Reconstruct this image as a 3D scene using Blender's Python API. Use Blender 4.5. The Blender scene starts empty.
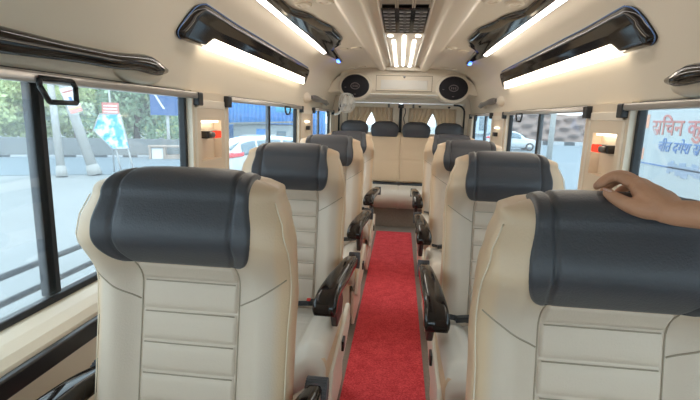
import bpy, bmesh, math, random
from mathutils import Vector, Matrix
random.seed(7)
C = bpy.context.scene.collection
sc = bpy.context.scene
PI = math.pi
# ------------------------------------------------------------------ materials
def newmat(name):
    m = bpy.data.materials.new(name); m.use_nodes = True
    nt = m.node_tree; return m, nt, nt.nodes['Principled BSDF']
def mat(name, col, rough=.5, metal=0, bump=0, bscale=200, var=0, vscale=8, coat=0, spec=.5, bdist=.002, detail=3):
    m, nt, b = newmat(name)
    b.inputs['Base Color'].default_value = (*col, 1)
    b.inputs['Roughness'].default_value = rough
    b.inputs['Metallic'].default_value = metal
    b.inputs['Coat Weight'].default_value = coat
    b.inputs['Coat Roughness'].default_value = .05
    b.inputs['Specular IOR Level'].default_value = spec
    tc = nt.nodes.new('ShaderNodeTexCoord')
    if var:
        n = nt.nodes.new('ShaderNodeTexNoise'); n.inputs['Scale'].default_value = vscale; n.inputs['Detail'].default_value = detail
        nt.links.new(tc.outputs['Object'], n.inputs['Vector'])
        r = nt.nodes.new('ShaderNodeMix'); r.data_type = 'RGBA'
        r.inputs[6].default_value = (*[c*(1-var) for c in col], 1); r.inputs[7].default_value = (*[min(1, c*(1+var)) for c in col], 1)
        nt.links.new(n.outputs['Fac'], r.inputs[0]); nt.links.new(r.outputs[2], b.inputs['Base Color'])
    if bump:
        n = nt.nodes.new('ShaderNodeTexNoise'); n.inputs['Scale'].default_value = bscale; n.inputs['Detail'].default_value = 2
        nt.links.new(tc.outputs['Object'], n.inputs['Vector'])
        u = nt.nodes.new('ShaderNodeBump'); u.inputs['Strength'].default_value = bump; u.inputs['Distance'].default_value = bdist
        nt.links.new(n.outputs['Fac'], u.inputs['Height']); nt.links.new(u.outputs['Normal'], b.inputs['Normal'])
    return m
def emit(name, col, s):
    m = bpy.data.materials.new(name); m.use_nodes = True; nt = m.node_tree; nt.nodes.clear()
    e = nt.nodes.new('ShaderNodeEmission'); e.inputs[0].default_value = (*col, 1); e.inputs[1].default_value = s
    o = nt.nodes.new('ShaderNodeOutputMaterial'); nt.links.new(e.outputs[0], o.inputs[0]); return m
def glass(name, col=(.90, .96, .97), refl=.07):
    m = bpy.data.materials.new(name); m.use_nodes = True; nt = m.node_tree; nt.nodes.clear()
    t = nt.nodes.new('ShaderNodeBsdfTransparent'); t.inputs[0].default_value = (*col, 1)
    g = nt.nodes.new('ShaderNodeBsdfGlossy'); g.inputs['Roughness'].default_value = .02
    x = nt.nodes.new('ShaderNodeMixShader'); x.inputs[0].default_value = refl
    o = nt.nodes.new('ShaderNodeOutputMaterial')
    d = nt.nodes.new('ShaderNodeBsdfTranslucent'); d.inputs[0].default_value = (.85, .9, .95, 1); y = nt.nodes.new('ShaderNodeMixShader'); y.inputs[0].default_value = .06  # milky translucent layer puts the outdoor haze into the glass itself
    nt.links.new(t.outputs[0], x.inputs[1]); nt.links.new(g.outputs[0], x.inputs[2]); nt.links.new(x.outputs[0], y.inputs[1]); nt.links.new(d.outputs[0], y.inputs[2]); nt.links.new(y.outputs[0], o.inputs[0]); return m
M = {}
M['tan'] = mat('tan_leather', (.72, .52, .335), .42, bump=.25, bscale=260, spec=.4)
M['insert'] = mat('grey_beige_leather', (.64, .52, .41), .45, bump=.3, bscale=260, spec=.4)
M['louvre'] = mat('beige_louvre', (.50, .42, .33), .4)
M['cushion'] = mat('pale_cushion_leather', (.74, .66, .56), .42, bump=.25, bscale=260, spec=.4)
M['dark'] = mat('charcoal_leather', (.060, .061, .070), .42, bump=.35, bscale=260, spec=.5)
M['thread'] = mat('stitching', (.36, .29, .21), .7)
M['lthread'] = mat('light_stitching', (.80, .70, .55), .7)
M['cream'] = mat('cream_plastic', (.82, .70, .55), .35, bump=.12, bscale=420, spec=.4)
M['ceil'] = mat('cream_headliner_plastic', (.83, .735, .60), .35, bump=.05, bscale=300, spec=.4)
M['white'] = mat('white_plastic', (.82, .80, .75), .35)
M['seatplastic'] = mat('seat_base_plastic', (.84, .76, .63), .4)
M['pillar'] = mat('pillar_trim_plastic', (.86, .78, .66), .4)
M['black'] = mat('black_plastic', (.018, .018, .02), .35)
M['rubber'] = mat('black_rubber', (.022, .024, .028), .6)
M['gloss'] = mat('piano_black', (.014, .010, .009), .07, spec=.45)
M['blacktrim'] = mat('satin_black_trim', (.022, .018, .018), .3)
M['grey'] = mat('grey_plastic', (.17, .16, .155), .3)
M['knob'] = mat('ribbed_dark_rubber', (.07, .07, .078), .5)
M['rail'] = mat('satin_grey_metal', (.62, .58, .55), .3, metal=.6)
M['chrome'] = mat('chrome', (.8, .8, .8), .12, metal=1)
M['vinyl'] = mat('brown_vinyl', (.30, .25, .21), .5, var=.25, vscale=60)
M['web'] = mat('black_webbing', (.02, .02, .024), .7, bump=.4, bscale=900)
M['red'] = mat('red_plastic', (.65, .03, .02), .35)
M['lamp'] = emit('lamp_diffuser', (1, .88, .70), 4.2)
M['strip'] = emit('strip_diffuser', (1, .93, .86), 6)
M['tube'] = emit('tube_diffuser', (1, .95, .86), 5)
M['niche'] = emit('niche_bulb', (1, .84, .62), 2.5)
M['blueled'] = emit('blue_led', (.05, .16, 1), 5)
M['redglow'] = emit('red_indicator', (1, .06, .03), .7)
M['pane'] = glass('window_glass')
M['curtain'] = mat('beige_curtain', (.74, .62, .48), .8, bump=.4, bscale=500)
M['cone'] = mat('speaker_cloth', (.010, .010, .016), .7, bump=1, bscale=600)
M['emblem'] = mat('grey_emblem_ring', (.20, .17, .18), .35, metal=.5)
M['skin'] = mat('skin', (.60, .30, .175), .5, bump=.35, bscale=130, var=.12, vscale=30, bdist=.003)
M['nail'] = mat('nail', (.72, .45, .36), .3)
M['shirt'] = mat('dark_shirt_cloth', (.08, .09, .12), .85, bump=.4, bscale=400)
M['asphalt'] = mat('asphalt', (.15, .19, .22), .8, var=.06, vscale=2)
M['pave'] = mat('dusty_pavement', (.23, .24, .24), .9, var=.12, vscale=.8)
M['concrete'] = mat('grey_concrete_wall', (.21, .22, .22), .9, var=.18, vscale=.9)
M['pole'] = mat('whitewashed_pole', (.36, .35, .33), .8, var=.12, vscale=3)
M['metalpost'] = mat('weathered_post_metal', (.42, .42, .42), .6)
M['stone'] = mat('brown_stone', (.26, .18, .15), .95, var=.45, vscale=1.4, detail=8)
M['leaf'] = mat('leaf_green', (.60, .68, .34), .6, var=.3, vscale=.6)
M['leafd'] = mat('leaf_dark_green', (.34, .48, .30), .6, var=.3, vscale=.6)
M['bark'] = mat('bark', (.16, .12, .09), .9, bump=.6, bscale=20)
M['bluesheet'] = mat('blue_sheet_metal', (.02, .22, .62), .5)
M['cyansheet'] = mat('cyan_tarpaulin', (.05, .42, .66), .6)
M['building'] = mat('grey_render', (.32, .36, .38), .85, var=.15, vscale=.7)
M['carpaint'] = mat('white_car_paint', (.50, .54, .56), .15, coat=1)
M['carglass'] = mat('tinted_car_glass', (.10, .16, .20), .06, spec=.8)
M['tyre'] = mat('tyre_rubber', (.02, .02, .02), .8)
M['alloy'] = mat('alloy_rim', (.45, .46, .47), .3, metal=.8)
M['taillight'] = mat('red_tail_lamp', (.75, .02, .04), .15, coat=1)
M['boardwhite'] = mat('white_painted_board', (.44, .49, .52), .7, var=.05, vscale=6)
M['redpaint'] = mat('faded_red_sign_paint', (.50, .17, .15), .8)
M['bluepaint'] = mat('faded_blue_sign_paint', (.12, .22, .48), .8)
M['palebluepaint'] = mat('pale_blue_sign_paint', (.30, .38, .52), .8, var=.2, vscale=30)
M['orangepaint'] = mat('orange_sign_paint', (.80, .40, .26), .8)
M['posterwhite'] = mat('poster_white', (.80, .80, .82), .6)
M['posteryellow'] = mat('poster_yellow', (.75, .62, .10), .6)
M['posterred'] = mat('poster_red', (.62, .20, .16), .6)
M['brownbox'] = mat('brown_weathered_board', (.40, .31, .25), .8)
M['kerbdark'] = mat('kerb_black_paint', (.05, .055, .06), .8)
M['kerbwhite'] = mat('kerb_white_paint', (.42, .44, .46), .8)

def back_mat():      # grey-beige front, tan sides and back
    m, nt, b = newmat('two_tone_backrest_leather')
    tc = nt.nodes.new('ShaderNodeTexCoord'); sp = nt.nodes.new('ShaderNodeSeparateXYZ'); nt.links.new(tc.outputs['Object'], sp.inputs[0])
    ab = nt.nodes.new('ShaderNodeMath'); ab.operation = 'ABSOLUTE'; nt.links.new(sp.outputs[0], ab.inputs[0])
    mr = nt.nodes.new('ShaderNodeMapRange'); mr.inputs['From Min'].default_value = .186; mr.inputs['From Max'].default_value = .204; nt.links.new(ab.outputs[0], mr.inputs[0])
    mz = nt.nodes.new('ShaderNodeMapRange'); mz.inputs['From Min'].default_value = .93; mz.inputs['From Max'].default_value = 1.02; mz.inputs['To Max'].default_value = .75; nt.links.new(sp.outputs[2], mz.inputs[0])
    mx = nt.nodes.new('ShaderNodeMath'); mx.operation = 'MAXIMUM'; nt.links.new(mr.outputs[0], mx.inputs[0]); nt.links.new(mz.outputs[0], mx.inputs[1])
    r = nt.nodes.new('ShaderNodeMix'); r.data_type = 'RGBA'; r.inputs[6].default_value = (.64, .52, .41, 1); r.inputs[7].default_value = (.72, .52, .335, 1)
    nt.links.new(mx.outputs[0], r.inputs[0]); nt.links.new(r.outputs[2], b.inputs['Base Color']); b.inputs['Roughness'].default_value = .42
    n = nt.nodes.new('ShaderNodeTexNoise'); n.inputs['Scale'].default_value = 260; nt.links.new(tc.outputs['Object'], n.inputs['Vector'])
    u = nt.nodes.new('ShaderNodeBump'); u.inputs['Strength'].default_value = .25; u.inputs['Distance'].default_value = .002
    nt.links.new(n.outputs['Fac'], u.inputs['Height']); nt.links.new(u.outputs['Normal'], b.inputs['Normal'])
    return m
M['back'] = back_mat()
def curtain_mat():
    m, nt, b = newmat('thin_beige_curtain')
    b.inputs['Base Color'].default_value = (.74, .62, .48, 1); b.inputs['Roughness'].default_value = .9
    t = nt.nodes.new('ShaderNodeBsdfTranslucent'); t.inputs[0].default_value = (.74, .58, .42, 1)
    x = nt.nodes.new('ShaderNodeMixShader'); x.inputs[0].default_value = .35
    nt.links.new(b.outputs[0], x.inputs[1]); nt.links.new(t.outputs[0], x.inputs[2]); nt.links.new(x.outputs[0], nt.nodes['Material Output'].inputs[0]); return m
M['curtain'] = curtain_mat()
def carpet_mat():
    m, nt, b = newmat('red_loop_carpet')
    tc = nt.nodes.new('ShaderNodeTexCoord')
    n = nt.nodes.new('ShaderNodeTexNoise'); n.inputs['Scale'].default_value = 130; n.inputs['Detail'].default_value = 4; n.inputs['Roughness'].default_value = .7
    n2 = nt.nodes.new('ShaderNodeTexNoise'); n2.inputs['Scale'].default_value = 14
    nt.links.new(tc.outputs['Object'], n.inputs['Vector']); nt.links.new(tc.outputs['Object'], n2.inputs['Vector'])
    ad = nt.nodes.new('ShaderNodeMath'); ad.operation = 'MULTIPLY_ADD'; ad.inputs[1].default_value = .8
    m2 = nt.nodes.new('ShaderNodeMath'); m2.operation = 'MULTIPLY'; m2.inputs[1].default_value = .25
    nt.links.new(n2.outputs['Fac'], m2.inputs[0]); nt.links.new(n.outputs['Fac'], ad.inputs[0]); nt.links.new(m2.outputs[0], ad.inputs[2])
    r = nt.nodes.new('ShaderNodeValToRGB')
    r.color_ramp.elements[0].position = .38; r.color_ramp.elements[0].color = (.62, .010, .020, 1)
    r.color_ramp.elements[1].position = .66; r.color_ramp.elements[1].color = (1.0, .11, .13, 1)
    nt.links.new(ad.outputs[0], r.inputs[0]); nt.links.new(r.outputs[0], b.inputs['Base Color'])
    u = nt.nodes.new('ShaderNodeBump'); u.inputs['Strength'].default_value = .9; u.inputs['Distance'].default_value = .008
    nt.links.new(n.outputs['Fac'], u.inputs['Height']); nt.links.new(u.outputs['Normal'], b.inputs['Normal'])
    b.inputs['Roughness'].default_value = .8
    return m
M['carpet'] = carpet_mat()
def hex_sign_mat():
    m, nt, b = newmat('blue_white_poster')
    tc = nt.nodes.new('ShaderNodeTexCoord')
    n = nt.nodes.new('ShaderNodeTexNoise'); n.inputs['Scale'].default_value = 3.2; n.inputs['Detail'].default_value = 5
    nt.links.new(tc.outputs['Object'], n.inputs['Vector'])
    r = nt.nodes.new('ShaderNodeValToRGB'); r.color_ramp.elements[0].position = .46; r.color_ramp.elements[0].color = (.05, .40, .72, 1)
    r.color_ramp.elements[1].position = .56; r.color_ramp.elements[1].color = (.75, .82, .86, 1)
    nt.links.new(n.outputs['Fac'], r.inputs[0]); nt.links.new(r.outputs[0], b.inputs['Base Color']); return m
M['hexsign'] = hex_sign_mat()

# ------------------------------------------------------------------ helpers
def tag(o, label=None, cat=None, group=None, kind=None):
    if label: o['label'] = label
    if cat: o['category'] = cat
    if group: o['group'] = group
    if kind: o['kind'] = kind
    return o
def mesh(name, verts, faces, m, parent=None, smooth=True, bevel=0, seg=3, sub=0, loc=None, rot=None):
    me = bpy.data.meshes.new(name); me.from_pydata([tuple(v) for v in verts], [], faces)
    bm = bmesh.new(); bm.from_mesh(me); bmesh.ops.recalc_face_normals(bm, faces=bm.faces); bm.to_mesh(me); bm.free()
    me.materials.append(m)
    for p in me.polygons: p.use_smooth = smooth
    o = bpy.data.objects.new(name, me); C.objects.link(o)
    if parent: o.parent = parent
    if loc: o.location = loc
    if rot: o.rotation_euler = rot
    if bevel:
        b = o.modifiers.new('Bevel', 'BEVEL'); b.width = bevel; b.segments = seg; b.limit_method = 'ANGLE'; b.angle_limit = math.radians(35)
        b.harden_normals = False
        w = o.modifiers.new('WeightedNormal', 'WEIGHTED_NORMAL'); w.keep_sharp = True
    if sub:
        s = o.modifiers.new('Subsurf', 'SUBSURF'); s.levels = sub; s.render_levels = sub
    return o
def empty(name, loc=(0, 0, 0), rz=0):
    o = bpy.data.objects.new(name, None); C.objects.link(o); o.location = loc; o.rotation_euler = (0, 0, rz); o.empty_display_size = .1; return o
class MB:
    def __init__(s): s.v = []; s.f = []
    def add(s, V, F):
        n = len(s.v); s.v += [tuple(v) for v in V]; s.f += [tuple(i+n for i in f) for f in F]; return s
    def box(s, x0, x1, y0, y1, z0, z1):
        return s.add([(x0,y0,z0),(x1,y0,z0),(x1,y1,z0),(x0,y1,z0),(x0,y0,z1),(x1,y0,z1),(x1,y1,z1),(x0,y1,z1)],
                     [(0,3,2,1),(4,5,6,7),(0,1,5,4),(1,2,6,5),(2,3,7,6),(3,0,4,7)])
    def obox(s, c, ax, ay, az):
        c = Vector(c); ax = Vector(ax); ay = Vector(ay); az = Vector(az)
        V = [c+ax*i+ay*j+az*k for k in (-1,1) for (i,j) in ((-1,-1),(1,-1),(1,1),(-1,1))]
        return s.add(V, [(0,3,2,1),(4,5,6,7),(0,1,5,4),(1,2,6,5),(2,3,7,6),(3,0,4,7)])
    def cyl(s, a, b, r, r2=None, n=16):
        a = Vector(a); b = Vector(b); r2 = r if r2 is None else r2
        d = (b-a).normalized(); u = d.orthogonal().normalized(); w = d.cross(u)
        V = [a+(u*math.cos(2*PI*i/n)+w*math.sin(2*PI*i/n))*r for i in range(n)]+[b+(u*math.cos(2*PI*i/n)+w*math.sin(2*PI*i/n))*r2 for i in range(n)]
        return s.add(V, [(i,(i+1)%n,n+(i+1)%n,n+i) for i in range(n)]+[tuple(range(n-1,-1,-1)), tuple(range(n,2*n))])
    def prism(s, pts, d):           # planar polygon pts swept by vector d
        n = len(pts); d = Vector(d)
        return s.add([Vector(p) for p in pts]+[Vector(p)+d for p in pts], [tuple(range(n-1,-1,-1)), tuple(range(n,2*n))]+[(i,(i+1)%n,n+(i+1)%n,n+i) for i in range(n)])
    def rings(s, R, cap=True, closed=True):
        n = len(R[0]); V = [p for r in R for p in r]; F = []
        for i in range(len(R)-1):
            for j in range(n if closed else n-1):
                F.append((i*n+j, i*n+(j+1)%n, (i+1)*n+(j+1)%n, (i+1)*n+j))
        if cap: F.append(tuple(range(n-1,-1,-1))); F.append(tuple((len(R)-1)*n+j for j in range(n)))
        return s.add(V, F)
    def tube(s, pts, r, n=10):
        pts = [Vector(p) for p in pts]; R = []; up = None
        for i, p in enumerate(pts):
            t = (pts[min(i+1, len(pts)-1)]-pts[max(i-1, 0)]).normalized()
            if up is None: up = t.orthogonal().normalized()
            up = (up-t*up.dot(t)).normalized(); w = t.cross(up)
            rr = r[i] if isinstance(r, (list, tuple)) else r
            R.append([p+(up*math.cos(2*PI*k/n)+w*math.sin(2*PI*k/n))*rr for k in range(n)])
        return s.rings(R)
    def slab(s, fn, off, nu, nv):   # closed slab: surface fn(u,v) and the same moved by off
        off = Vector(off); n = (nu+1)*(nv+1)
        A = [Vector(fn(i/nu, j/nv)) for j in range(nv+1) for i in range(nu+1)]
        V = A+[a+off for a in A]; F = []
        g = lambda i, j: j*(nu+1)+i
        for j in range(nv):
            for i in range(nu):
                q = (g(i,j), g(i+1,j), g(i+1,j+1), g(i,j+1)); F.append(q); F.append(tuple(n+k for k in reversed(q)))
        B = [g(i,0) for i in range(nu)]+[g(nu,j) for j in range(nv)]+[g(i,nv) for i in range(nu,0,-1)]+[g(0,j) for j in range(nv,0,-1)]
        for k in range(len(B)):
            a, b = B[k], B[(k+1)%len(B)]; F.append((a, n+a, n+b, b))
        return s.add(V, F)
    def build(s, name, m, parent=None, **k): return mesh(name, s.v, s.f, m, parent, **k)
def sm(t): t = max(0, min(1, t)); return t*t*(3-2*t)
def lerp(T, x):
    if x <= T[0][0]: return T[0][1]
    for (a, b), (c, d) in zip(T, T[1:]):
        if x <= c:
            return b+(d-b)*(x-a)/(c-a)
    return T[-1][1]
def slerp(T, x):
    if x <= T[0][0]: return T[0][1]
    for (a, b), (c, d) in zip(T, T[1:]):
        if x <= c: return b+(d-b)*sm((x-a)/(c-a))
    return T[-1][1]
def rrect(hw, hh, r, n=5):
    P = []
    for cx, cz, a0 in ((hw-r, hh-r, 0), (-hw+r, hh-r, PI/2), (-hw+r, -hh+r, PI), (hw-r, -hh+r, 1.5*PI)):
        for i in range(n+1):
            a = a0+PI/2*i/n; P.append((cx+r*math.cos(a), cz+r*math.sin(a)))
    return P
def copy_tree(o, parent=None):
    c = o.copy(); C.objects.link(c); c.parent = parent
    for ch in list(o.children): copy_tree(ch, c)
    return c

# ------------------------------------------------------------------ camera
cam = bpy.data.cameras.new('camera'); co = bpy.data.objects.new('camera', cam); C.objects.link(co)
F_ = Vector((-.10474, .97766, -.18225)); R_ = Vector((.9932, .1122, .0311)); U_ = Vector((-.05086, .17776, .98276))
Mx = Matrix((R_, U_, -F_)).transposed().to_4x4(); Mx.translation = Vector((.0073, 0, 1.27)); co.matrix_world = Mx
cam.sensor_width = 36; cam.lens = 444.56/700*36; cam.clip_start = .02; cam.clip_end = 500
sc.camera = co

# ------------------------------------------------------------------ the van's shell
Y0, Y1 = -1.2, 6.02
COVE = [(.885,1.345),(.882,1.37),(.872,1.43),(.858,1.50),(.838,1.57),(.815,1.63),(.785,1.69),(.745,1.735),(.69,1.77),(.62,1.797),(.54,1.815),(.46,1.825),(.38,1.83)]
def cove_x(z):    # inner x of the cove at height z
    return lerp([(b, a) for a, b in COVE], z)
def cove_z(x):
    return lerp([(a, b) for a, b in reversed(COVE)], abs(x))
def ceil_profile(Y):
    k = max(0, min(1, (Y-1.5)/3.7))
    a = .205-.02*k; b = .345-.075*k        # ridge between a and b
    half = COVE+[(b+.03, 1.833), (b+.015, 1.826), (b, 1.808), (b-.02, 1.800), ((a+b)/2, 1.797), (a+.02, 1.800), (a+.005, 1.808), (a-.004, 1.84), (a-.02, 1.85), (.10, 1.85)]
    return [(-x, z) for x, z in half]+[(x, z) for x, z in reversed(half)]
R = []
for i in range(25):
    y = Y0+(Y1-Y0)*i/24
    R.append([(x, y, z) for x, z in ceil_profile(y)]+[(x*1.04, y, z+.05) for x, z in reversed(ceil_profile(y))])
MB().rings(R).build('ceiling', M['ceil'])['kind'] = 'structure'
fl = MB().box(-.93, .93, Y0, Y1, -.06, 0).build('floor', M['vinyl'], smooth=False); fl['kind'] = 'structure'

WIN = [(-1.1, -.14), (.05, 1.785), (2.18, 3.77), (4.38, 5.55)]
ZS, ZT = .765, 1.36
for s, nm in ((-1, 'left'), (1, 'right')):
    b = MB()
    prof = [(.93,.0),(.795,.0),(.795,.70),(.80,.722),(.815,.738),(.84,.752),(.865,.762),(.93,.765)]
    b.rings([[(s*x, y, z) for x, z in prof] for y in (Y0, Y1)])
    segs = [(Y0, WIN[0][0])]+[(WIN[i][1], WIN[i+1][0]) for i in range(3)]+[(WIN[3][1], Y1)]
    for k, (a, c) in enumerate(segs):
        if k == 2:    # pillar with a recessed niche
            zn0, zn1, yn0, yn1 = 1.06, 1.238, 1.865, 2.085
            b.box(*sorted((s*.85, s*.905)), a, yn0, ZS-.02, ZT); b.box(*sorted((s*.85, s*.905)), yn1, c, ZS-.02, ZT)
            b.box(*sorted((s*.85, s*.905)), yn0, yn1, ZS-.02, zn0); b.box(*sorted((s*.85, s*.905)), yn0, yn1, zn1, ZT)
            b.box(*sorted((s*.888, s*.905)), yn0, yn1, zn0, zn1)
        else:
            b.box(*sorted((s*.855, s*.905)), a, c, ZS-.02, ZT)
    o = b.build('wall_'+nm, M['cream'], smooth=False); o['kind'] = 'structure'
    b = MB().box(*sorted((s*.776, s*.797)), Y0+.02, 5.0, .668, .716)
    o = b.build('trim_1' if s < 0 else 'trim_2', M['blacktrim'], bevel=.006); o['kind'] = 'structure'
    # raised cream frames of the pillars
    b = MB()
    for (a, c) in ((1.805, 2.145), (3.83, 4.32)):
        w = .022
        xx = sorted((s*.847, s*.852))
        b.box(*xx, a, a+w, .80, 1.325); b.box(*xx, c-w, c, .80, 1.325); b.box(*xx, a, c, 1.29, 1.325)
    o = b.build('trim_3' if s < 0 else 'trim_4', M['pillar'], bevel=.006); o['kind'] = 'structure'
    for k, (a, c) in enumerate(WIN):
        wn = 'window_%d' % (k+1 if s < 0 else k+5)
        w = empty(wn, (s*.89, (a+c)/2, ZS)); w['kind'] = 'structure'
        oy = (a+c)/2
        mb = MB(); t = .028; x0, x1 = -.016*s, .014*s
        xs = sorted((x0, x1))
        mb.box(*xs, a-oy, a-oy+.018, 0, ZT-ZS); mb.box(*xs, c-oy-.018, c-oy, 0, ZT-ZS)
        mb.box(*sorted((x0*.7, x1)), a-oy, c-oy, -.003, .016); mb.box(*xs, a-oy, c-oy, ZT-ZS-.02, ZT-ZS)
        mb.build('window_frame', M['rubber'], w, bevel=.004)
        mul = {1: 1.025, 2: 2.99, 3: 4.85}.get(k)
        if mul:
            MB().box(*sorted((-.012*s, .012*s)), mul-oy-.026, mul-oy+.018, .02, ZT-ZS-.01).build('mullion', M['rubber'], w, bevel=.004)
            MB().box(*sorted((-.012*s, -.006*s)), a-oy, mul-oy, .02, ZT-ZS-.01).build('glass_pane', M['pane'], w, smooth=False)
            MB().box(*sorted((.006*s, .012*s)), mul-oy, c-oy, .02, ZT-ZS-.01).build('glass_pane', M['pane'], w, smooth=False)
        else:
            MB().box(*sorted((-.003*s, .003*s)), a-oy, c-oy, .02, ZT-ZS-.01).build('glass_pane', M['pane'], w, smooth=False)
# front end of the cabin (behind the camera): cowl and windscreen
b = MB(); b.box(-.93, .93, Y0-.05, Y0, -.06, .80); b.box(-.93, .93, Y0-.05, Y0, 1.62, 1.92); b.box(-.93, -.86, Y0-.05, Y0, .8, 1.62); b.box(.86, .93, Y0-.05, Y0, .8, 1.62)
b.build('wall_front', M['cream'], smooth=False)['kind'] = 'structure'
o = MB().box(-.86, .86, Y0-.03, Y0-.024, .8, 1.62).build('window_9', M['pane'], smooth=False); o['kind'] = 'structure'

# rear doors
YR = 5.90
b = MB(); b.box(-.93, -.80, YR-.04, Y1, 0, 1.86); b.box(.80, .93, YR-.04, Y1, 0, 1.86); b.box(-.80, .80, YR-.02, Y1, 1.475, 1.86)
b.build('wall_rear', M['pillar'], smooth=False)['kind'] = 'structure'
for i, (xa, xb, wa, wb) in enumerate(((-.80, -.018, -.70, -.105), (.018, .80, .105, .70))):
    d = empty('door_%d' % (i+1), ((xa+xb)/2, YR, 0)); d['kind'] = 'structure'
    cx = (xa+xb)/2
    z0, z1 = 1.02, 1.405
    mb = MB()
    mb.box(xa-cx, wa-cx, 0, .05, .02, 1.47); mb.box(wb-cx, xb-cx, 0, .05, .02, 1.47); mb.box(wa-cx, wb-cx, 0, .05, z1, 1.47); mb.box(wa-cx, wb-cx, 0, .05, .02, z0)
    mb.build('door_panel', M['pillar'], d, bevel=.008)
    mb = MB(); t = .014
    mb.box(wa-cx, wa-cx+t, -.006, .04, z0, z1); mb.box(wb-cx-t, wb-cx, -.006, .04, z0, z1); mb.box(wa-cx, wb-cx, -.006, .04, z1-t, z1); mb.box(wa-cx, wb-cx, -.006, .04, z0, z0+t)
    mb.build('window_seal', M['rubber'], d, bevel=.003)
    MB().box(wa-cx, wb-cx, .02, .026, z0, z1).build('glass_pane', M['pane'], d, smooth=False)
    # a raised rim round the window panel
    pts = []
    x0, x1, r = xa-cx+.035, xb-cx-.035, .05
    path = [(x0, 1.0)]+[(x0, 1.45-r)]+[(x0+r*(1-math.cos(a)), 1.45-r+r*math.sin(a)) for a in (PI/6, PI/3, PI/2)]+[(x1-r*(1-math.cos(a)), 1.45-r+r*math.sin(a)) for a in (PI/2, PI/3, PI/6)]+[(x1, 1.45-r), (x1, 1.0)]
    MB().tube([(x, -.002, z) for x, z in path], .009, 8).build('panel_rim', M['pillar'], d)
    mb = MB()
    for xx in ((x0+x1)/2-.17, (x0+x1)/2+.20): mb.cyl((xx, -.008, 1.437), (xx, .004, 1.437), .016)
    if i == 1: mb.build('screw_cap', M['rubber'], d)
# black seals of the doors
for i, sx in enumerate((-1, 1)):
    path = [(sx*.80, YR-.045, .9), (sx*.80, YR-.045, 1.36)]+[(sx*(.80-.09*(1-math.cos(a))), YR-.045, 1.37+.09*math.sin(a)) for a in [PI/12*k for k in range(1, 7)]]+[(sx*.66, YR-.045, 1.462)]
    MB().tube(path, .011, 8).build('trim_%d' % (5+i), M['rubber'])['kind'] = 'structure'
MB().box(-.018, .018, YR-.012, YR+.03, .5, 1.46).build('trim_7', M['rubber'], bevel=.004)['kind'] = 'structure'
# door latch in the middle with its cable
t = empty('door_latch', (.0, YR-.02, 1.43)); tag(t, 'small black latch with a thin cable at the top between the two rear doors', 'latch')
MB().box(-.035, .035, -.02, .007, -.02, .03).build('latch_body', M['black'], t, bevel=.005)
MB().tube([(.05+.01*math.sin(k*1.1), -.01, -.02-.03*k) for k in range(9)], .005, 6).build('cable', M['black'], t)
for a in (-.17, .145): MB().box(a, a+.025, -.015, .018, -.03, .03).build('hook', M['grey'], t, bevel=.004)

# curtains
def curtain(x0, x1, gap_side, label):
    def f(u, v):
        x = x0+(x1-x0)*u
        g = u if gap_side > 0 else 1-u          # 1 at the gap side
        pull = sm(v)*g
        x = x+(-gap_side)*pull*abs(x1-x0)*.24
        z = 1.412-.29*v*(1-.25*g)
        y = YR-.045+.014*math.sin(u*34+v*1.5)+.006*math.sin(u*61)
        return (x, y, z)
    o = MB().slab(f, (0, .002, 0), 60, 10).build('curtain', M['curtain'])
    tag(o, label, 'curtain', 'curtains on the rear door windows')
curtain(-.69, -.36, 1, 'beige curtain at the far left of the left rear door window')
curtain(-.39, -.105, -1, 'beige curtain on the right half of the left rear door window')
curtain(.105, .42, 1, 'beige curtain on the left half of the right rear door window')
curtain(.39, .70, -1, 'beige curtain at the far right of the right rear door window')

# overhead console with speakers over the bench
ov = empty('overhead_console', (0, 5.2, 1.5)); tag(ov, 'wide cream overhead console with a flush hatch, above the rear bench', 'console')
prof = [(0, .075), (-.012, .09), (-.012, .24), (.0, .29), (.03, .335), (.70, .335), (.70, .03), (.05, .03), (.02, .045)]
MB().rings([[(x, y, z) for y, z in prof] for x in (-.70, .70)]).build('console_body', M['pillar'], ov, bevel=.012)
for s in (-1, 1):     # sloped ends that follow the cove
    pts = [(s*.699, 0, .07), (s*.845, .0, .05), (s*.825, 0, .10), (s*.79, 0, .17), (s*.74, 0, .22), (s*.699, 0, .245)]
    MB().prism(pts, (0, .69, 0)).build('console_end', M['pillar'], ov, smooth=False)
MB().box(-.29, .33, -.020, -.011, .085, .245).build('hatch', M['pillar'], ov, bevel=.008)
MB().box(-.295, .335, -.0125, -.009, .079, .251).build('hatch_gap', M['thread'], ov, smooth=False)
MB().box(-.24, .28, -.026, -.019, .10, .20).build('hatch_panel', M['white'], ov, bevel=.006)
MB().cyl((.02, -.034, .235), (.02, -.018, .235), .013).build('hatch_knob', M['lamp'] and M['chrome'], ov)
MB().box(-.36, .42, -.022, .03, .038, .052).build('edge_strip', M['white'], ov, bevel=.004)  # white strip stands in for the glossy highlight along the console's lower edge
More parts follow.
